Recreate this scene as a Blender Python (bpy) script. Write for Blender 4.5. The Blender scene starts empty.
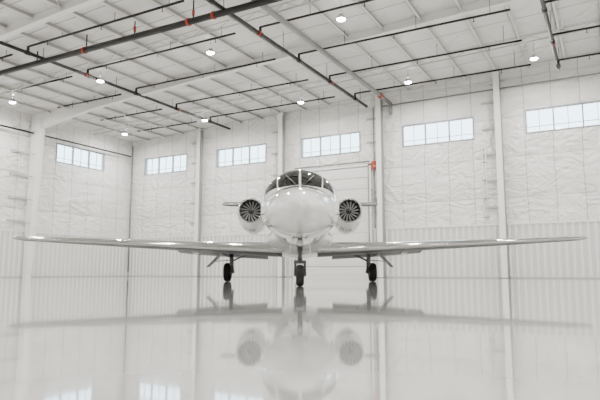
import bpy, math, random
from mathutils import Vector, Matrix
random.seed(3)
sc = bpy.context.scene
YAW = math.radians(28.7)
CAM = Vector((28.7, -28.1, 0.3))

# ------------------------------------------------------------------ materials
def mat(name, col, rough=0.5, metal=0.0, coat=0.0, emit=None, estr=0.0, spec=None):
    m = bpy.data.materials.new(name); m.use_nodes = True
    b = m.node_tree.nodes["Principled BSDF"]
    b.inputs["Base Color"].default_value = (*col, 1)
    b.inputs["Roughness"].default_value = rough
    b.inputs["Metallic"].default_value = metal
    b.inputs["Coat Weight"].default_value = coat
    b.inputs["Coat Roughness"].default_value = 0.03
    if spec is not None: b.inputs["Specular IOR Level"].default_value = spec
    if emit:
        b.inputs["Emission Color"].default_value = (*emit, 1)
        b.inputs["Emission Strength"].default_value = estr
    return m

def N(m, t, **kw):
    n = m.node_tree.nodes.new(t)
    for k, v in kw.items(): setattr(n, k, v)
    return n
def L(m, a, b): m.node_tree.links.new(a, b)
def math_node(m, op, a, b=None, c=None):
    n = N(m, "ShaderNodeMath", operation=op)
    for i, v in enumerate((a, b, c)):
        if v is None: continue
        if isinstance(v, (int, float)): n.inputs[i].default_value = v
        else: L(m, v, n.inputs[i])
    return n.outputs[0]

def seam_mask(m, coord, period, width, offset=0.0):
    a = math_node(m, "ADD", coord, offset + 1000 * period)
    md = math_node(m, "MODULO", a, period)
    return math_node(m, "LESS_THAN", md, width)

def insulation_mat(name, base, dark, horiz_axis, p_v, p_h, bump=0.5, dist=.3, wv_=1.0, wh_=.5, mott=.5, scale=1.0, detail=4):
    m = mat(name, base, 0.28)
    b = m.node_tree.nodes["Principled BSDF"]
    g = N(m, "ShaderNodeNewGeometry"); s = N(m, "ShaderNodeSeparateXYZ")
    L(m, g.outputs["Position"], s.inputs[0])
    nw = N(m, "ShaderNodeTexNoise"); nw.inputs["Scale"].default_value = 0.5; nw.inputs["Detail"].default_value = 2
    L(m, g.outputs["Position"], nw.inputs["Vector"])
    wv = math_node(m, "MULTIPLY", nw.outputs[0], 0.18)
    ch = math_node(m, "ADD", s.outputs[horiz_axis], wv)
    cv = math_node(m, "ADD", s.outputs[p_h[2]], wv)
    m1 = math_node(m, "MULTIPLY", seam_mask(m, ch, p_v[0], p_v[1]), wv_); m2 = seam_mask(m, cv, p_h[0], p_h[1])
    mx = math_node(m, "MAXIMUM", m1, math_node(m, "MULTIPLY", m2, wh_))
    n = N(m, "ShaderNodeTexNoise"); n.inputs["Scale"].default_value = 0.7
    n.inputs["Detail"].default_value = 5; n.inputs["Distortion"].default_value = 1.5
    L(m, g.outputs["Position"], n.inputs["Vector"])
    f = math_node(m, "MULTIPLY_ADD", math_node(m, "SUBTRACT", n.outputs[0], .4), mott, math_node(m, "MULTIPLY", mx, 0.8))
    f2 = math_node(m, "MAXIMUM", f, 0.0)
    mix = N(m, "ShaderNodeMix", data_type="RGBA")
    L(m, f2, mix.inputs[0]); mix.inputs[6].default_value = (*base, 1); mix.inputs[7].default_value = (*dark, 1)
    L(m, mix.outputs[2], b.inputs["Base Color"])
    mp = N(m, "ShaderNodeMapping"); L(m, g.outputs["Position"], mp.inputs[0]); mp.inputs["Scale"].default_value = (1.0, 1.0, 1.6)
    mp.inputs["Rotation"].default_value = (0.35, 0.35, 0)
    n2 = N(m, "ShaderNodeTexNoise"); n2.inputs["Scale"].default_value = scale
    n2.inputs["Detail"].default_value = detail; n2.inputs["Roughness"].default_value = .5; n2.inputs["Distortion"].default_value = 2.2
    L(m, mp.outputs[0], n2.inputs["Vector"])
    pil = math_node(m, "SQRT", math_node(m, "PINGPONG", cv, p_h[0] / 2))
    pil2 = math_node(m, "SQRT", math_node(m, "PINGPONG", ch, p_v[0] / 2))
    hgt = math_node(m, "SUBTRACT", n2.outputs[0], math_node(m, "MULTIPLY", mx, 0.3))
    hgt = math_node(m, "MULTIPLY_ADD", pil, 0.35, hgt)
    hgt = math_node(m, "MULTIPLY_ADD", pil2, 0.25, hgt)
    bp = N(m, "ShaderNodeBump"); bp.inputs["Strength"].default_value = bump
    bp.inputs["Distance"].default_value = dist
    L(m, hgt, bp.inputs["Height"]); L(m, bp.outputs[0], b.inputs["Normal"])
    return m

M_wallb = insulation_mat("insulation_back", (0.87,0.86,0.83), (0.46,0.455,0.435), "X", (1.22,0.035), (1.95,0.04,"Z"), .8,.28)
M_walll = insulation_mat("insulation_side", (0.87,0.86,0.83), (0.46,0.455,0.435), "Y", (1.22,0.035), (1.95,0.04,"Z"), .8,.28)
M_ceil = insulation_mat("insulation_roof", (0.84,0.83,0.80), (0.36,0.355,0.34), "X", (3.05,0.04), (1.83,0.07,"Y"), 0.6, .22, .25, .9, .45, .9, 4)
M_rib_shade = mat("white_rib_valley_shade", (0.66,0.655,0.635), 0.35)  # same white metal, valleys painted darker to stand in for rib shading
M_rib_lit = mat("white_rib_crest_lit", (0.82,0.81,0.785), 0.3)  # lit copy of the rib metal, lighter crests painted in
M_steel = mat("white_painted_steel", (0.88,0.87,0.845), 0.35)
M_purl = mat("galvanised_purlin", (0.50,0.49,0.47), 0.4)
M_colsh = mat("column_web_shade", (0.42,0.415,0.40), 0.4)  # shadow edges on column web and back flange put into colour; braces share it
M_grey = mat("grey_steel", (0.24,0.24,0.235), 0.4, 0.3)
M_black = mat("black_pipe", (0.006,0.005,0.005), 0.5)
M_red = mat("red_coupling", (0.42,0.04,0.015), 0.4)
M_lamp = mat("lamp_lens", (1,1,1), 0.4, emit=(1,0.98,0.94), estr=170)
M_lampb = mat("lamp_housing", (0.5,0.5,0.5), 0.4, 0.5)
M_door = mat("door_panel_white", (0.78,0.77,0.745), 0.4)
M_frame = mat("window_frame_white", (0.30,0.31,0.32), 0.4)
M_hdoor = mat("hangar_door_panel", (0.50,0.50,0.49), 0.45)

M_floor = mat("polished_epoxy_floor", (0.5,0.5,0.48), 0.065, coat=0.8)
b = M_floor.node_tree.nodes["Principled BSDF"]
b.inputs["Coat Roughness"].default_value = 0.035
g = N(M_floor, "ShaderNodeNewGeometry")
n = N(M_floor, "ShaderNodeTexNoise"); n.inputs["Scale"].default_value = 0.35; n.inputs["Detail"].default_value = 8
L(M_floor, g.outputs["Position"], n.inputs["Vector"])
r = N(M_floor, "ShaderNodeValToRGB")
r.color_ramp.elements[0].position = 0.3; r.color_ramp.elements[0].color = (0.44,0.435,0.42,1)
r.color_ramp.elements[1].position = 0.7; r.color_ramp.elements[1].color = (0.55,0.545,0.525,1)
L(M_floor, n.outputs[0], r.inputs[0]); L(M_floor, r.outputs[0], b.inputs["Base Color"])
n2 = N(M_floor, "ShaderNodeTexNoise"); n2.inputs["Scale"].default_value = 1.3; n2.inputs["Detail"].default_value = 3
L(M_floor, g.outputs["Position"], n2.inputs["Vector"])
bp = N(M_floor, "ShaderNodeBump"); bp.inputs["Strength"].default_value = 0.035; bp.inputs["Distance"].default_value = 0.02
L(M_floor, n2.outputs[0], bp.inputs["Height"]); L(M_floor, bp.outputs[0], b.inputs["Normal"])

M_glass = bpy.data.materials.new("window_glass"); M_glass.use_nodes = True
nt = M_glass.node_tree; nt.nodes.clear()
o = nt.nodes.new("ShaderNodeOutputMaterial"); mx = nt.nodes.new("ShaderNodeMixShader")
tr = nt.nodes.new("ShaderNodeBsdfTransparent"); gl = nt.nodes.new("ShaderNodeBsdfGlossy")
gl.inputs["Roughness"].default_value = 0.03; mx.inputs[0].default_value = 0.06
tr.inputs[0].default_value = (0.93,0.98,1,1)
nt.links.new(tr.outputs[0], mx.inputs[1]); nt.links.new(gl.outputs[0], mx.inputs[2]); nt.links.new(mx.outputs[0], o.inputs[0])

M_paint = mat("aircraft_white_paint", (0.74,0.73,0.705), 0.07, coat=1.0)
M_under = mat("aircraft_underside_shade", (0.11,0.11,0.108), 0.4, spec=.25)  # shade under wings and stabilizer put into a darker colour; gear doors share it
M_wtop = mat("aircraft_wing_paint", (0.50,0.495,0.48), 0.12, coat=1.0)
M_chrome = mat("polished_aluminium", (0.55,0.55,0.54), 0.10, 1.0)
M_wshield = mat("windshield_dark_glass", (0.006,0.0065,0.006), 0.04, spec=0.35)
M_dark = mat("inlet_dark", (0.012,0.012,0.013), 0.45)
M_blade = mat("fan_blade_titanium", (0.65,0.65,0.66), 0.28, 0.6)
M_tire = mat("tire_rubber", (0.010,0.010,0.010), 0.7)
M_strut = mat("gear_strut_metal", (0.14,0.14,0.14), 0.35, 0.7)
M_stripe = mat("livery_stripe_maroon", (0.22,0.05,0.045), 0.2, coat=1.0)
M_stripe2 = mat("livery_stripe_grey", (0.12,0.13,0.14), 0.2, coat=1.0)
M_seam = mat("panel_seam", (0.12,0.12,0.12), 0.5)
M_lens = mat("landing_light_lens", (0.8,0.8,0.8), 0.05, coat=1.0)

# ------------------------------------------------------------------ mesh builder
class MB:
    def __init__(s): s.v=[]; s.f=[]; s.mi=[]; s.mats=[]; s.sm=[]
    def m(s, mt):
        if mt not in s.mats: s.mats.append(mt)
        return s.mats.index(mt)
    def add(s, vs, fs, mt, smooth=False):
        o=len(s.v); s.v += [tuple(v) for v in vs]; k=s.m(mt)
        for f in fs: s.f.append(tuple(o+i for i in f)); s.mi.append(k); s.sm.append(smooth)
    def box(s, lo, hi, mt):
        x0,y0,z0=lo; x1,y1,z1=hi
        vs=[(x0,y0,z0),(x1,y0,z0),(x1,y1,z0),(x0,y1,z0),(x0,y0,z1),(x1,y0,z1),(x1,y1,z1),(x0,y1,z1)]
        s.add(vs,[(0,3,2,1),(4,5,6,7),(0,1,5,4),(1,2,6,5),(2,3,7,6),(3,0,4,7)],mt)
    def hexa(s, vs, mt):
        s.add(vs,[(0,3,2,1),(4,5,6,7),(0,1,5,4),(1,2,6,5),(2,3,7,6),(3,0,4,7)],mt)
    def bar(s, p0, p1, w, mt):
        s.cyl(p0,p1,w,mt,4)
    def cyl(s, p0, p1, r, mt, n=12, r1=None):
        p0=Vector(p0); p1=Vector(p1); d=(p1-p0).normalized()
        a=d.orthogonal().normalized(); b2=d.cross(a); r1=r if r1 is None else r1
        vs=[]
        for p,rr in ((p0,r),(p1,r1)):
            for i in range(n):
                t=2*math.pi*i/n; vs.append(p+a*math.cos(t)*rr+b2*math.sin(t)*rr)
        fs=[(i,(i+1)%n,n+(i+1)%n,n+i) for i in range(n)]
        s.add(vs,fs,mt,n>4)
        s.add(vs[:n],[tuple(range(n))[::-1]],mt); s.add(vs[n:],[tuple(range(n))],mt)
    def loft(s, rings, mt, cap=True, smooth=True, closed=True, mt2=None, test=None):
        n=len(rings[0]); vs=[p for r in rings for p in r]; fs=[]; fs2=[]
        for j in range(len(rings)-1):
            for i in range(n if closed else n-1):
                k=(i+1)%n
                q=(j*n+i,j*n+k,(j+1)*n+k,(j+1)*n+i)
                (fs2 if (mt2 and test(i)) else fs).append(q)
        o=len(s.v); s.add(vs,fs,mt,smooth)
        if fs2:
            k=s.m(mt2)
            for f in fs2: s.f.append(tuple(o+i for i in f)); s.mi.append(k); s.sm.append(smooth)
        if cap:
            s.add(rings[0],[tuple(range(n))[::-1]],mt,smooth); s.add(rings[-1],[tuple(range(n))],mt,smooth)
    def lathe(s, prof, c, axis, mt, n=32, cap=False):
        rings=[]
        for a,r in prof:
            ring=[]
            for i in range(n):
                t=2*math.pi*i/n
                if axis=='X': ring.append((c[0]+a,c[1]+r*math.cos(t),c[2]+r*math.sin(t)))
                elif axis=='Y': ring.append((c[0]+r*math.cos(t),c[1]+a,c[2]+r*math.sin(t)))
                else: ring.append((c[0]+r*math.cos(t),c[1]+r*math.sin(t),c[2]+a))
            rings.append(ring)
        s.loft(rings,mt,cap=cap)
    def obj(s, name, parent=None, fixn=True):
        me=bpy.data.meshes.new(name); me.from_pydata(s.v,[],s.f)
        for mt in s.mats: me.materials.append(mt)
        for p,k,q in zip(me.polygons,s.mi,s.sm): p.material_index=k; p.use_smooth=q
        if fixn:
            import bmesh
            bm=bmesh.new(); bm.from_mesh(me); bmesh.ops.remove_doubles(bm,verts=bm.verts,dist=1e-5)
            bmesh.ops.recalc_face_normals(bm,faces=bm.faces); bm.to_mesh(me); bm.free()
        me.update()
        ob=bpy.data.objects.new(name,me); sc.collection.objects.link(ob)
        if parent: ob.parent=parent
        return ob

# ------------------------------------------------------------------ room
SX, SY = 43.0, -44.0
def roofz(x): return 9.3 + 0.035*x
WZ0, WZ1, WW = 6.83, 8.0, 3.7
f=MB(); f.box((-0.3,SY-.3,-0.2),(SX+0.3,0.3,0.0),M_floor); f.obj("floor")
c=MB()
c.hexa([(-0.3,SY-.3,roofz(-0.3)),(SX+0.3,SY-.3,roofz(SX+.3)),(SX+0.3,0.3,roofz(SX+.3)),(-0.3,0.3,roofz(-.3)),
        (-0.3,SY-.3,roofz(-0.3)+.2),(SX+0.3,SY-.3,roofz(SX+.3)+.2),(SX+0.3,0.3,roofz(SX+.3)+.2),(-0.3,0.3,roofz(-.3)+.2)],M_ceil)
c.obj("ceiling")
bw=[3.05+6.1*i for i in range(7)]
w=MB()
w.box((-0.3,0,0),(SX+.3,0.3,WZ0),M_wallb)
x=-0.3
for cx in bw+[None]:
    e=(cx-WW/2) if cx else SX+.3
    w.box((x,0,WZ0),(e,0.3,WZ1),M_wallb)
    if cx: x=cx+WW/2
w.hexa([(-0.3,0,WZ1),(SX+.3,0,WZ1),(SX+.3,.3,WZ1),(-.3,.3,WZ1),
        (-0.3,0,roofz(-.3)),(SX+.3,0,roofz(SX+.3)),(SX+.3,.3,roofz(SX+.3)),(-.3,.3,roofz(-.3))],M_wallb)
w.obj("wall_back",fixn=False)
lw=[-4.3-7.8*i for i in range(5)]
w=MB()
w.box((-0.3,SY,0),(0,0,WZ0),M_walll)
y=0.0
for cy in lw+[None]:
    e=(cy+WW/2) if cy else SY
    w.box((-0.3,e,WZ0),(0,y,WZ1),M_walll)
    if cy: y=cy-WW/2
w.box((-0.3,SY,WZ1),(0,0,9.3),M_walll)
w.obj("wall_left",fixn=False)
w=MB(); w.box((SX,SY,0),(SX+.3,0,roofz(SX)),M_walll); w.obj("wall_right",fixn=False)
w=MB(); w.hexa([(0,SY-.3,0),(SX,SY-.3,0),(SX,SY,0),(0,SY,0),(0,SY-.3,roofz(0)),(SX,SY-.3,roofz(SX)),(SX,SY,roofz(SX)),(0,SY,roofz(0))],M_hdoor)
for k in range(7):
    xa=3+k*5.3
    w.box((xa,SY,0.05),(xa+5.2,SY+.12,8.2),M_hdoor)
    for z in (2.0,4.1,6.2): w.box((xa+.1,SY+.12,z),(xa+5.1,SY+.18,z+.12),M_steel)
w.obj("wall_front",fixn=False)

wi=1
def window(c, axis):
    global wi
    m=MB()
    def bx(a0,a1,d0,d1,z0,z1,mt):
        if axis=='X': m.box((c+a0,d0,z0),(c+a1,d1,z1),mt)
        else: m.box((-d1,c+a0,z0),(-d0,c+a1,z1),mt)
    h=WW/2; t=0.06
    bx(-h,h,-0.03,0.12,WZ0,WZ0+t,M_frame); bx(-h,h,-0.03,0.12,WZ1-t,WZ1,M_frame)
    for a in (-h,h-t): bx(a,a+t,-0.03,0.12,WZ0+t,WZ1-t,M_frame)
    for a in (-h/3-.03,h/3-.03): bx(a,a+.06,-0.02,0.11,WZ0+t,WZ1-t,M_frame)
    bx(-h+t,h-t,0.03,0.07,WZ0+.30,WZ0+.325,M_frame)
    for a in (-h*2/3,0,h*2/3): bx(a-.012,a+.012,0.03,0.07,WZ0+t,WZ1-t,M_frame)
    bx(-h+t,h-t,0.045,0.055,WZ0+t,WZ1-t,M_glass)
    m.obj("window_%d"%wi,fixn=False); wi+=1
for cx in bw: window(cx,'X')
for cy in lw: window(cy,'Y')

# wainscot
DX0,DX1,DZ=13.1,17.6,6.0
m=MB()
for a,b_ in ((0.0,DX0-.15),(DX1+.15,SX)):
    m.box((a,-0.03,0.06),(b_,0,2.55),M_rib_shade)
    k=a+0.1
    while k<b_-.15:
        m.hexa([(k,-.03,.06),(k+.13,-.03,.06),(k+.13,-.03,2.52),(k,-.03,2.52),(k+.04,-.07,.06),(k+.09,-.07,.06),(k+.09,-.07,2.52),(k+.04,-.07,2.52)],M_rib_lit); k+=0.305
    m.box((a,-0.08,2.52),(b_,0,2.59),M_steel); m.box((a,-0.05,0),(b_,0,0.06),M_purl)
m.obj("wainscot_back")
m=MB()
m.box((0,SY,0.06),(0.03,-.1,2.55),M_rib_shade); k=SY+.1
while k<-.25:
    m.hexa([(.03,k,.06),(.03,k+.13,.06),(.03,k+.13,2.52),(.03,k,2.52),(.07,k+.04,.06),(.07,k+.09,.06),(.07,k+.09,2.52),(.07,k+.04,2.52)],M_rib_lit); k+=0.305
m.box((0,SY,2.52),(0.08,-.1,2.59),M_steel); m.box((0,SY,0),(0.05,-.1,.06),M_purl)
m.obj("wainscot_left")

# overhead sectional door in back wall
m=MB()
nP=10
for i in range(nP):
    z0=DZ*i/nP; z1=DZ*(i+1)/nP-0.03
    m.box((DX0,-0.07,z0),(DX1,-0.01,z1),M_door)
    for q in range(4):
        a=DX0+.12+q*(DX1-DX0-.1)/4
        m.box((a,-0.085,z0+.12),(a+.9,-.07,z1-.12),M_door)
m.box((DX0-.14,-.14,0),(DX0,0,DZ+.14),M_steel); m.box((DX1,-.14,0),(DX1+.14,0,DZ+.14),M_steel)
m.box((DX0-.14,-.14,DZ),(DX1+.14,0,DZ+.14),M_steel)
m.box((DX1-.025,-.18,0.3),(DX1+.025,-.14,DZ+.1),M_grey); m.box((DX0-.02,-.18,0.3),(DX0+.02,-.14,DZ+.1),M_grey)
m.cyl((DX0,-.2,DZ+.22),(DX1+.1,-.2,DZ+.22),.04,M_grey)
m.obj("door_1")
m=MB()
m.box((17.81,-.22,DZ-.2),(18.05,-.02,DZ+.2),M_red); m.cyl((17.93,-.12,2.6),(17.93,-.12,DZ-.15),.035,M_grey,8); m.cyl((17.93,-.12,DZ+.15),(17.93,-.12,9.15),.025,M_grey,8)
m.box((17.83,-.2,3.9),(18.03,-.02,4.2),M_grey)
m.obj("fire_alarm_box")

# steel columns on back wall with flange braces
for i in range(1,7):
    x=6.1*i; m=MB(); zt=roofz(x)-.02
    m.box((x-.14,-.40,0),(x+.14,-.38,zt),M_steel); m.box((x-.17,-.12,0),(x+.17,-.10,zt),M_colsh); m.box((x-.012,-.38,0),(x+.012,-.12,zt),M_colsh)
    m.box((x-.2,-.42,0),(x+.2,-.06,.03),M_grey)
    for z in (3.3,4.6,5.9,7.2,8.5):
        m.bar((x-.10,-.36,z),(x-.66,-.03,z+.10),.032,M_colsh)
        m.box((x-.80,-.06,z+.02),(x-.12,-.03,z+.14),M_purl)
    m.obj("steel_column")
for j in range(1,6):
    y=-7.8*j; m=MB()
    m.hexa([(0.1,y-.16,0),(.42,y-.16,0),(.42,y+.16,0),(0.1,y+.16,0),(0.1,y-.16,9.28),(.95,y-.16,9.3),(.95,y+.16,9.3),(0.1,y+.16,9.28)],M_steel)
    for z in (3.0,4.3,5.6,6.9,8.2):
        m.bar((.45+.02*z,y-.12,z),(.03,y-1.0,z+.10),.035,M_colsh)
        m.box((0.0,y-1.25,z+.02),(.08,y-.16,z+.16),M_purl)
    xs=[.5,5.0,12.2,SX-.1]; dp=[.95,.50,.34,.34]
    for a in range(3):
        xa,xb=xs[a],xs[a+1]; da,db=dp[a],dp[a+1]; wd=.012
        m.hexa([(xa,y-wd,roofz(xa)-da),(xb,y-wd,roofz(xb)-db),(xb,y+wd,roofz(xb)-db),(xa,y+wd,roofz(xa)-da),
                (xa,y-wd,roofz(xa)),(xb,y-wd,roofz(xb)),(xb,y+wd,roofz(xb)),(xa,y+wd,roofz(xa))],M_steel)
        m.hexa([(xa,y-.13,roofz(xa)-da-.02),(xb,y-.13,roofz(xb)-db-.02),(xb,y+.13,roofz(xb)-db-.02),(xa,y+.13,roofz(xa)-da-.02),
                (xa,y-.13,roofz(xa)-da),(xb,y-.13,roofz(xb)-db),(xb,y+.13,roofz(xb)-db),(xa,y+.13,roofz(xa)-da)],M_steel)
    m.obj("steel_frame")
# Z purlins + open-web joist struts
m=MB(); x=1.5
while x<SX:
    z=roofz(x); m.box((x-.012,SY+.2,z-.17),(x+.012,-.0,z),M_purl); m.box((x-.012,SY+.2,z-.17),(x+.09,-.0,z-.155),M_steel); x+=1.525
for y in [-3.9-3.9*i for i in range(10)]:
    if abs((y/7.8)-round(y/7.8))<.01: continue
    m.cyl((.5,y,roofz(.5)-.14),(SX-.2,y,roofz(SX-.2)-.14),.02,M_purl,6)
    m.cyl((.5,y,roofz(.5)-.40),(SX-.2,y,roofz(SX-.2)-.40),.028,M_purl,6)
    x=.5; s_=0
    while x<SX-1:
        za,zb=(-.14,-.40) if s_ else (-.40,-.14)
        m.cyl((x,y,roofz(x)+za),(x+.6,y,roofz(x+.6)+zb),.012,M_purl,5); x+=.6; s_=1-s_
m.obj("roof_purlins")
m=MB()
for x0 in (0.6,12.2,24.4):
    for y0 in (-0.2,-15.6):
        for (a,b_) in (((x0,y0),(x0+6.1,y0-7.6)),((x0+6.1,y0),(x0,y0-7.6))):
            m.cyl((a[0],a[1],roofz(a[0])-.22),(b_[0],b_[1],roofz(b_[0])-.22),.02,M_steel,6)
m.obj("roof_brace_rods")

# ------------------------------------------------------------------ sprinkler piping
m=MB(); zm=9.15
def hang(x,y,z,r=.016): m.cyl((x,y,z),(x,y,roofz(x)),r,M_grey,6)
for xs_,yend in ((8.45,-.25),(17.75,-.6),(27.3,-3.2),(36.6,-1)):
    m.cyl((xs_,yend,zm),(xs_,-40,zm),.07,M_black,12)
    yy=-1.5
    while yy>-38: hang(xs_,yy,zm); yy-=4
ys=[-2.2-3.0*i for i in range(13)]
for y in ys:
    for (xa,xb) in ((2.6,7.4),(8.45,16.6),(17.75,26.2),(27.3,35.6)):
        zb=min(9.42,roofz(xa)-.06) if xa>5 else 9.28
        m.cyl((xa,y,zb),(xb,y,zb),.044,M_black,8)
        if xa>5:
            m.cyl((xa,y,zm),(xa,y,zb),.055,M_black,8)
            m.cyl((xa,y-.12,zm),(xa,y+.12,zm),.09,M_black,10)
        k=xa+1.2
        while k<xb:
            m.cyl((k,y,zb),(k,y,zb-.16),.014,M_black,6); m.cyl((k,y,zb-.17),(k,y,zb-.16),.035,M_black,8); k+=3.0
        for q in (.25,.6,.92): hang(xa+(xb-xa)*q,y,zb)
m.cyl((1.0,-13.45,9.05),(38,-13.45,9.05),.115,M_black,14)
for x in (8.45,17.75,27.3): m.cyl((x,-13.45,9.05),(x,-13.45,zm),.07,M_black,10)
for x in (3.5,8.0,11,13.6,16.4,20,24): 
    m.cyl((x,-13.45,9.05),(x,-13.45,roofz(x)),.025,M_black,8)
for x in (10.9,16.2,17.3):
    m.cyl((x-.05,-13.45,9.05),(x+.05,-13.45,9.05),.14,M_red,12)
for xs_ in (8.45,17.75,27.3):
    for y in (-5.0,-11.3,-17.0):
        m.cyl((xs_,y-.05,zm),(xs_,y+.05,zm),.095,M_red,10)
for x in (13.6,16.4): m.cyl((x,-13.45,9.25),(x,-13.45,9.45),.05,M_red,8)
m.obj("sprinkler_pipes")
m=MB(); m.cyl((19.0,-.35,9.2),(19.0,-40,9.2),.10,M_grey,12); m.cyl((19,-.35,9.2),(19,-.35,8.6),.10,M_grey,12)
m.cyl((19.0,-2.0,9.2),(19.0,-1.85,9.2),.14,M_red,10)
m.obj("duct_pipe")
m=MB()
m.cyl((.35,-.5,8.15),(.35,-40,8.15),.05,M_black,8); m.cyl((.3,-.3,.3),(.3,-.3,8.9),.05,M_grey,10)
m.cyl((18.5,-.2,9.15),(42,-.2,9.25),.04,M_grey,8)
m.obj("wall_service_pipes")
m=MB()
for x in (23.55,11.5):
    for dx in (0,.16): m.cyl((x+dx,-.07,2.6),(x+dx,-.07,6.4),.02,M_steel,8)
    z=2.9
    while z<6.3: m.box((x-.06,-.06,z),(x+.22,-.02,z+.05),M_grey); z+=.9
m.obj("conduit_run")

# ------------------------------------------------------------------ high bay lights
lx=[2.2,8.6,14.95,20.8,26.4,32.8,39.0]; ly=[-2.9,-10.6,-18.4,-26.2,-34.0]
POW=300
for y in ly:
    for x in lx:
        e=bpy.data.objects.new("high_bay_light",None); sc.collection.objects.link(e); zl=9.0+0.035*max(0,x-6)*.6
        e.location=(x,y,zl); e.empty_display_size=.2
        m=MB()
        m.lathe([(0.18,.04),(0.17,.08),(0.08,.13),(0.0,.155),(-.02,.155)],(0,0,0),'Z',M_lampb,20)
        m.cyl((0,0,.17),(0,0,roofz(x)-zl),.012,M_grey,6)
        m.lathe([(-.02,.155),(-.05,.13),(-.07,.07),(-.075,.001)],(0,0,0),'Z',M_lamp,20)
        m.obj("lamp_head",e)
        ld=bpy.data.lights.new("lamp_glow",'AREA'); ld.shape='DISK'; ld.size=.27; ld.energy=POW; ld.color=(1,.98,.945)
        lo=bpy.data.objects.new("lamp_glow",ld); sc.collection.objects.link(lo); lo.parent=e; lo.location=(0,0,-.09)

# ------------------------------------------------------------------ business jet
jet=bpy.data.objects.new("business_jet",None); sc.collection.objects.link(jet)
DN=9.7
jet.location=(CAM.x-math.sin(YAW)*DN, CAM.y+math.cos(YAW)*DN, 0); jet.rotation_euler=(0,0,YAW)

P=[(0,1.47,1.43,.02),(.04,1.57,1.33,.13),(.12,1.64,1.26,.21),(.3,1.73,1.19,.32),(.7,1.86,1.10,.48),(1.2,1.97,1.04,.62),(1.8,2.07,1.0,.75),(2.25,2.15,.98,.82),
   (2.6,2.38,.97,.865),(3.0,2.60,.96,.90),(3.4,2.71,.955,.92),(4.0,2.78,.95,.93),(5,2.80,.95,.93),(9,2.80,.97,.93),(10.5,2.79,1.1,.88),(12,2.74,1.45,.68),
   (13.5,2.66,1.85,.42),(15,2.56,2.2,.18),(15.9,2.5,2.38,.05)]
def pchip(xs,ys):
    n=len(xs); h=[xs[i+1]-xs[i] for i in range(n-1)]; d=[(ys[i+1]-ys[i])/h[i] for i in range(n-1)]
    mm=[d[0]]
    for i in range(1,n-1):
        if d[i-1]*d[i]<=0: mm.append(0)
        else:
            w1=2*h[i]+h[i-1]; w2=h[i]+2*h[i-1]; mm.append((w1+w2)/(w1/d[i-1]+w2/d[i]))
    mm.append(d[-1])
    def ev(x):
        x=min(max(x,xs[0]),xs[-1]); i=0
        while i<n-2 and x>xs[i+1]: i+=1
        t=(x-xs[i])/h[i]
        return ys[i]*(2*t**3-3*t**2+1)+h[i]*mm[i]*(t**3-2*t**2+t)+ys[i+1]*(-2*t**3+3*t**2)+h[i]*mm[i+1]*(t**3-t**2)
    return ev
A=[p[0] for p in P]; ft=pchip(A,[p[1] for p in P]); fb=pchip(A,[p[2] for p in P]); fw=pchip(A,[p[3] for p in P])
def surf(a,ph,off=0.0):
    def q(a,ph):
        t,b_,w_=ft(a),fb(a),fw(a)
        zc=b_+(t-b_)*(.47 if a>2.2 else .5)
        s,c_=math.sin(ph),math.cos(ph)
        return Vector((w_*s, a, zc+((t-zc) if c_>0 else (zc-b_))*c_))
    p=q(a,ph)
    if off:
        e=.01; n_=(q(a,ph+e)-q(a,ph-e)).cross(q(a+e,ph)-q(max(0,a-e),ph)).normalized()
        c0=Vector((0,a,(ft(a)+fb(a))/2))
        if n_.dot(p-c0)<0: n_=-n_
        p=p+n_*off
    return p
m=MB()
al=[0,.01,.025,.04,.07,.12,.2,.3,.42,.55,.7,.9,1.1,1.3,1.5,1.7,1.9,2.05,2.15,2.25,2.35,2.45,2.6,2.75,2.9,3.05,3.2,3.4,3.7,4,4.5,5,6,7,8,9,9.6,10.2,10.8,11.4,12,12.6,13.2,13.8,14.4,15,15.5,15.9]
NS=72
m.loft([[surf(a,2*math.pi*i/NS) for i in range(NS)] for a in al],M_paint)
m.obj("fuselage",jet)
def patch(m,a_fn0,a_fn1,ph0,ph1,mt,off=.006,na=10,np_=10):
    vs=[];fs=[]
    for i in range(np_+1):
        ph=ph0+(ph1-ph0)*i/np_
        for j in range(na+1):
            t=j/na; a=a_fn0(i/np_)*(1-t)+a_fn1(i/np_)*t
            vs.append(surf(a,ph,off))
    for i in range(np_):
        for j in range(na):
            k=i*(na+1)+j; fs.append((k,k+1,k+na+2,k+na+1))
    m.add(vs,fs,mt,True)
R=math.radians
m=MB()
for sg in (1,-1):
    patch(m,lambda t:2.27+.12*t*t,lambda t:3.12-.02*t,sg*R(1.6),sg*R(34),M_wshield)
    patch(m,lambda t:2.42+.18*t,lambda t:3.12-.05*t,sg*R(36.5),sg*R(62),M_wshield)
    patch(m,lambda t:3.17+.0*t,lambda t:3.65-.15*t,sg*R(38),sg*R(62),M_wshield)
m.obj("windshield",jet,fixn=True)
m=MB()
for sg in (1,-1):
    m.cyl(surf(2.2,sg*R(6),.02),surf(2.75,sg*R(20),.03),.012,M_dark,6)
for i in range(NS):
    m.cyl(surf(1.55,2*math.pi*i/NS,.0),surf(1.55,2*math.pi*(i+1)/NS,.0),.003,M_seam,4)
m.obj("wipers_and_seams",jet)
m=MB()
for sg in (1,-1):
    p=surf(1.9,sg*R(112)); m.cyl(p,p+Vector((sg*.06,0,-.08)),.015,M_chrome,8); m.cyl(p+Vector((sg*.06,.03,-.08)),p+Vector((sg*.06,-.2,-.08)),.013,M_chrome,8)
    p=surf(2.0,sg*R(95)); m.cyl(p,p+Vector((sg*.05,0,0)),.02,M_chrome,8)
m.obj("pitot_tubes",jet)
m=MB()
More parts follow.
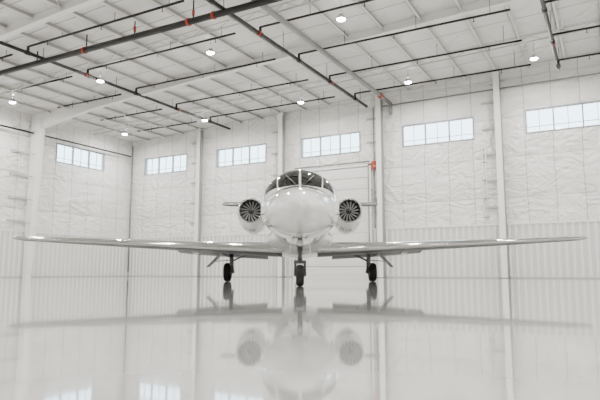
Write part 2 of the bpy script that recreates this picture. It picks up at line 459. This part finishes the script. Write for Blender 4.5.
for sg in (1,-1):
    for k in range(6):
        a0=4.35+k*.78; vs=[surf(a0,sg*R(66),.006)]
        for i in range(24):
            t=2*math.pi*i/24; vs.append(surf(a0+.17*math.cos(t),sg*R(66+13*math.sin(t)),.006))
        m.add(vs,[(0,1+i,1+(i+1)%24) for i in range(24)],M_wshield,True)
m.obj("cabin_windows",jet,fixn=False)
m=MB()
for sg in (1,-1):
    patch(m,lambda t:2.6+1.2*t,lambda t:13.0,sg*R(104),sg*R(108),M_stripe,.004,40,3)
    patch(m,lambda t:2.9+1.6*t,lambda t:13.0,sg*R(110),sg*R(118),M_stripe2,.004,40,3)
m.obj("livery_stripes",jet,fixn=False)
m=MB()
pts=[(3.75,40),(4.35,40),(4.35,115),(3.75,115)]
for i in range(4):
    (a0,p0),(a1,p1)=pts[i],pts[(i+1)%4]
    for k in range(10):
        m.cyl(surf(a0+(a1-a0)*k/10,R(p0+(p1-p0)*k/10),.001),surf(a0+(a1-a0)*(k+1)/10,R(p0+(p1-p0)*(k+1)/10),.001),.006,M_seam,4)
m.obj("entry_door_seam",jet)

m=MB(); rings=[]
for i in range(25):
    t=i/24; a=4.9+t*5.4; k=max(.02,math.sin(math.pi*t))**.5
    ring=[]
    for j in range(40):
        ph=2*math.pi*j/40; ring.append((1.02*k**.7*math.sin(ph) if k>.1 else .3*math.sin(ph), a, 1.22+ .52*k*math.cos(ph)))
    rings.append(ring)
m.loft(rings,M_paint); m.obj("belly_fairing",jet)

FN=18
def foil(chord,th,n=FN):
    pts=[]
    def yt(x): return 5*th*(.2969*math.sqrt(x)-.126*x-.3516*x*x+.2843*x**3-.1036*x**4)
    xs=[.5*(1-math.cos(math.pi*i/n)) for i in range(n+1)]
    for x in reversed(xs): pts.append((x*chord, yt(x)*chord*1.1))
    for x in xs[1:-1]: pts.append((x*chord,-yt(x)*chord*.85))
    return pts
def wingpart(m,secs,sg,mt,vertical=False,le=None,under=None):
    rings=[]
    for (s_,a,z,ch,th) in secs:
        if vertical: rings.append([(q[1],a+q[0],s_) for q in foil(ch,th)])
        else: rings.append([(sg*s_,a+q[0],z+q[1]) for q in foil(ch,th)])
    if under: m.loft(rings,mt,mt2=under,test=lambda i:i>=FN+2)
    else: m.loft(rings,mt)
    if le:
        n=FN; o_=[]
        for r_ in rings:
            c0=Vector(r_[n])
            o_.append([Vector(p)+Vector((0,-.006,0))+Vector((0,0,.005 if p[2]>c0.z else -.005)) for p in r_[n-le:n+3]])
        m.loft(o_,M_chrome,cap=False,closed=False)
SP=8.95
for sg,nm in ((1,"wing_port"),(-1,"wing_starboard")):
    m=MB()
    secs=[(.5,5.95,.92,3.0,.15),(1.2,6.12,.94,2.75,.15),(2.6,6.45,1.01,2.3,.145),(5.5,6.98,1.16,1.75,.14),(8.6,7.5,1.33,1.2,.14),(8.85,7.56,1.345,1.1,.11),(SP,7.75,1.355,.75,.06)]
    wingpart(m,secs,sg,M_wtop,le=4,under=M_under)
    m.obj(nm,jet)
    m=MB()
    rings=[]
    for s_,a,z,ch in ((1.05,8.5,.86,.62),(2.6,8.35,.93,.55),(3.9,8.2,1.01,.45)):
        ang=R(14); rings.append([(sg*s_,a+q[0]*math.cos(ang)+q[1]*math.sin(ang),z-q[0]*math.sin(ang)+q[1]*math.cos(ang)) for q in foil(ch,.13)])
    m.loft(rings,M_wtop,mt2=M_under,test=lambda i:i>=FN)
    for s_,a,z in ((3.3,7.8,.97),):
        m.lathe([(-.5,.01),(-.3,.045),(0,.06),(.4,.05),(.75,.01)],(sg*s_,a+.3,z-.05),'Y',M_wtop,12)
    m.lathe([(-.12,.004),(-.06,.03),(.1,.03),(.2,.01)],(sg*(SP-.02),7.85,1.355),'Y',M_lens,10)
    for s_ in (7.2,7.7,8.1): m.cyl((sg*s_,8.62,1.28),(sg*s_,8.8,1.28),.006,M_dark,5)
    m.obj("flap_set",jet)

m=MB()
wingpart(m,[(2.45,12.1,0,3.4,.09),(2.75,12.9,0,2.65,.10),(3.3,13.45,0,2.2,.10),(4.0,13.95,0,1.85,.10),(4.55,14.35,0,1.6,.09),(4.62,14.5,0,1.35,.05)],1,M_paint,True)
m.obj("vertical_fin",jet)
m=MB()
for sg in (1,-1):
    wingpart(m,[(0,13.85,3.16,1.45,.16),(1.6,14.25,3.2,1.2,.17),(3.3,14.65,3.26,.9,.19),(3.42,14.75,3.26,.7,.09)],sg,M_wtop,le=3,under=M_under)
m.lathe([(-.7,.01),(-.4,.09),(0,.13),(.9,.12),(1.6,.02)],(0,14.1,3.2),'Y',M_paint,20)
m.obj("horizontal_stabilizer",jet)

EX,EA,EZ=1.69,9.35,2.38
for sg in (1,-1):
    e=bpy.data.objects.new("engine",None); sc.collection.objects.link(e); e.parent=jet; e.location=(sg*EX,EA,EZ)
    m=MB(); NN=40
    def ring(a,r,dz=0,low=1.0):
        return [(r*math.cos(2*math.pi*i/NN),a,dz+r*math.sin(2*math.pi*i/NN)*(low if math.sin(2*math.pi*i/NN)<0 else 1)) for i in range(NN)]
    outer=[(0.06,.435,0,1),(.15,.465,0,1.02),(.35,.495,-.01,1.10),(.8,.52,-.05,1.22),(1.5,.52,-.07,1.26),(2.1,.48,-.04,1.18),(2.7,.40,0,1.03),(3.1,.34,0,1)]
    m.loft([ring(*o_) for o_ in outer],M_paint,cap=False)
    lip=[(.06,.435,0,1),(.02,.418,0,1),(0,.40,0,1),(.01,.384,0,1),(.05,.368,0,1),(.12,.360,0,1)]
    m.loft([ring(*o_) for o_ in lip],M_chrome,cap=False)
    m.loft([ring(.12,.360),ring(.25,.35),ring(.34,.35)],M_dark,cap=False)
    m.loft([ring(3.1,.34),ring(3.0,.30),ring(2.6,.28)],M_dark,cap=True)
    m.obj("nacelle",e)
    m=MB()
    m.add(ring(.34,.35),[tuple(range(NN))],M_dark)
    nb=16
    for i in range(nb):
        t=2*math.pi*i/nb; vs=[]
        for r_,w_ in ((.10,.022),(.2,.034),(.335,.050)):
            for s_ in (-1,1):
                tt=t+s_*w_*.60/r_+ (r_-.1)*.8; vs.append((r_*math.cos(tt),.26+s_*w_*.5,r_*math.sin(tt)))
        m.add(vs,[(0,1,3,2),(2,3,5,4)],M_blade)
    m.lathe([(.10,.002),(.13,.04),(.19,.08),(.27,.105),(.33,.11)],(0,0,0),'Y',M_strut,24)
    m.cyl((.03,.115,.03),(.05,.15,.05),.012,M_blade,6)
    m.obj("fan",e,fixn=False)
    m=MB()
    for (a0,b0,mt) in ((-125,-105,M_stripe),(-102,-75,M_stripe2)):
        vs=[];fs=[]
        for j,t in enumerate([i/12 for i in range(13)]):
            a=.5+t*1.6
            for k in range(5):
                ph=R(a0+(b0-a0)*k/4)
                for q in range(len(outer)-1):
                    if outer[q][0]<=a<=outer[q+1][0]:
                        u=(a-outer[q][0])/(outer[q+1][0]-outer[q][0]); o_=[outer[q][z]*(1-u)+outer[q+1][z]*u for z in range(4)]
                r_=o_[1]+.005; vs.append((r_*math.cos(ph),a,o_[2]+r_*math.sin(ph)*o_[3]))
        for j in range(12):
            for k in range(4): fs.append((j*5+k,j*5+k+1,j*5+k+6,j*5+k+5))
        m.add(vs,fs,mt,True)
    m.obj("cowl_stripe",e,fixn=False)
    m=MB(); rings=[]
    for s_,z in ((.6,2.22),(1.35,2.36)):
        rings.append([(sg*s_,9.9+q[0],z+q[1]) for q in foil(2.4,.10)])
    m.loft(rings,M_paint); m.obj("pylon",jet)

def wheel(m,c,r,wd):
    h=wd/2
    prof=[(-h*.55,r*.55),(-h*.9,r*.62),(-h,r*.78),(-h*.85,r*.93),(-h*.5,r*.99),(0,r),(h*.5,r*.99),(h*.85,r*.93),(h,r*.78),(h*.9,r*.62),(h*.55,r*.55)]
    m.lathe(prof,c,'X',M_tire,36)
    m.lathe([(-h*.62,.001),(-h*.66,r*.2),(-h*.3,r*.25),(-h*.45,r*.5),(-h*.7,r*.58),(h*.7,r*.58),(h*.45,r*.5),(h*.3,r*.25),(h*.66,r*.2),(h*.62,.001)],c,'X',M_strut,24)
for sg,nm in ((1,"main_gear_port"),(-1,"main_gear_starboard")):
    m=MB(); x=sg*2.26; a=7.95
    wheel(m,(x,a,.29),.29,.22)
    m.cyl((x-sg*.17,a,.29),(x+sg*.13,a,.29),.035,M_strut)
    m.cyl((x-sg*.17,a-.38,.52),(x-sg*.17,a,.29),.05,M_strut)
    m.cyl((x-sg*.17,a-.38,.50),(x-sg*.14,a-.25,1.0),.065,M_strut)
    m.cyl((x-sg*.17,a-.02,.36),(x-sg*.15,a-.2,.88),.035,M_chrome)
    m.cyl((x-sg*.17,a-.34,.62),(x-sg*.75,a-.3,.90),.03,M_strut)
    m.cyl((x-sg*.17,a-.30,.72),(x+sg*.32,a-.25,.95),.018,M_strut)
    m.cyl((x-sg*.13,a-.4,.85),(x-sg*.10,a-.05,.35),.012,M_dark,6)
    m.hexa([(x+sg*.12,a-.5,.90),(x+sg*.12,a+.15,.90),(x+sg*(.12+.02),a+.15,.91),(x+sg*(.12+.02),a-.5,.91),
            (x+sg*.58,a-.42,.44),(x+sg*.58,a+.08,.44),(x+sg*.60,a+.08,.455),(x+sg*.60,a-.42,.455)],M_under)
    m.cyl((x+sg*.40,a-.2,.62),(x-sg*.12,a-.25,.66),.014,M_strut,6)
    m.box((x-.2,a-.45,.93),(x+.2,a+.3,.97),M_dark)
    m.obj(nm,jet)
m=MB(); a=2.2
wheel(m,(0,a,.225),.225,.17)
m.cyl((-.12,a,.225),(.12,a,.225),.025,M_strut)
for sg in (1,-1):
    m.cyl((sg*.11,a,.225),(sg*.10,a+.02,.50),.028,M_strut)
    m.hexa([(sg*.20,a-.45,.70),(sg*.20,a+.35,.70),(sg*.22,a+.35,.70),(sg*.22,a-.45,.70),(sg*.17,a-.45,1.03),(sg*.17,a+.35,1.03),(sg*.19,a+.35,1.03),(sg*.19,a-.45,1.03)],M_paint)
m.box((-.13,a-.05,.47),(.13,a+.07,.54),M_strut)
m.cyl((0,a,.5),(0,a,1.1),.055,M_strut); m.cyl((0,a+.05,.7),(0,a+.5,1.05),.025,M_strut)
m.cyl((0,a-.06,.56),(0,a-.16,.68),.02,M_strut); m.cyl((0,a-.16,.68),(0,a-.05,.80),.02,M_strut)
m.lathe([(0,.001),(-.04,.055),(-.08,.07),(-.09,.06),(-.092,.001)],(0,a-.05,.90),'Y',M_lens,16)
m.box((-.15,a-.42,1.0),(.15,a+.35,1.04),M_dark)
m.obj("nose_gear",jet)
m=MB(); m.hexa([(-.01,4.0,.96),(.01,4.0,.96),(.01,4.25,.96),(-.01,4.25,.96),(-.006,4.12,.80),(.006,4.12,.80),(.006,4.26,.80),(-.006,4.26,.80)],M_paint)
m.cyl((0,4.9,2.79),(0,4.95,2.95),.012,M_paint,6)
m.obj("antennas",jet)

# ------------------------------------------------------------------ world
w=bpy.data.worlds.new("sky"); sc.world=w; w.use_nodes=True
nt=w.node_tree; bg=nt.nodes["Background"]
tc=nt.nodes.new("ShaderNodeTexCoord"); sp=nt.nodes.new("ShaderNodeSeparateXYZ"); rp=nt.nodes.new("ShaderNodeValToRGB")
nt.links.new(tc.outputs["Generated"],sp.inputs[0]); nt.links.new(sp.outputs[2],rp.inputs[0]); nt.links.new(rp.outputs[0],bg.inputs[0])
rp.color_ramp.elements[0].position=0.0; rp.color_ramp.elements[0].color=(.30,.31,.29,1)
rp.color_ramp.elements[1].position=0.06; rp.color_ramp.elements[1].color=(.78,.92,1,1)
bg.inputs[1].default_value=7.0

cd=bpy.data.cameras.new("camera"); cd.sensor_width=36; cd.lens=561/600*36; cd.clip_end=300
co=bpy.data.objects.new("camera",cd); sc.collection.objects.link(co)
co.location=CAM; co.rotation_euler=(math.radians(90+7.3),0,YAW)
sc.camera=co
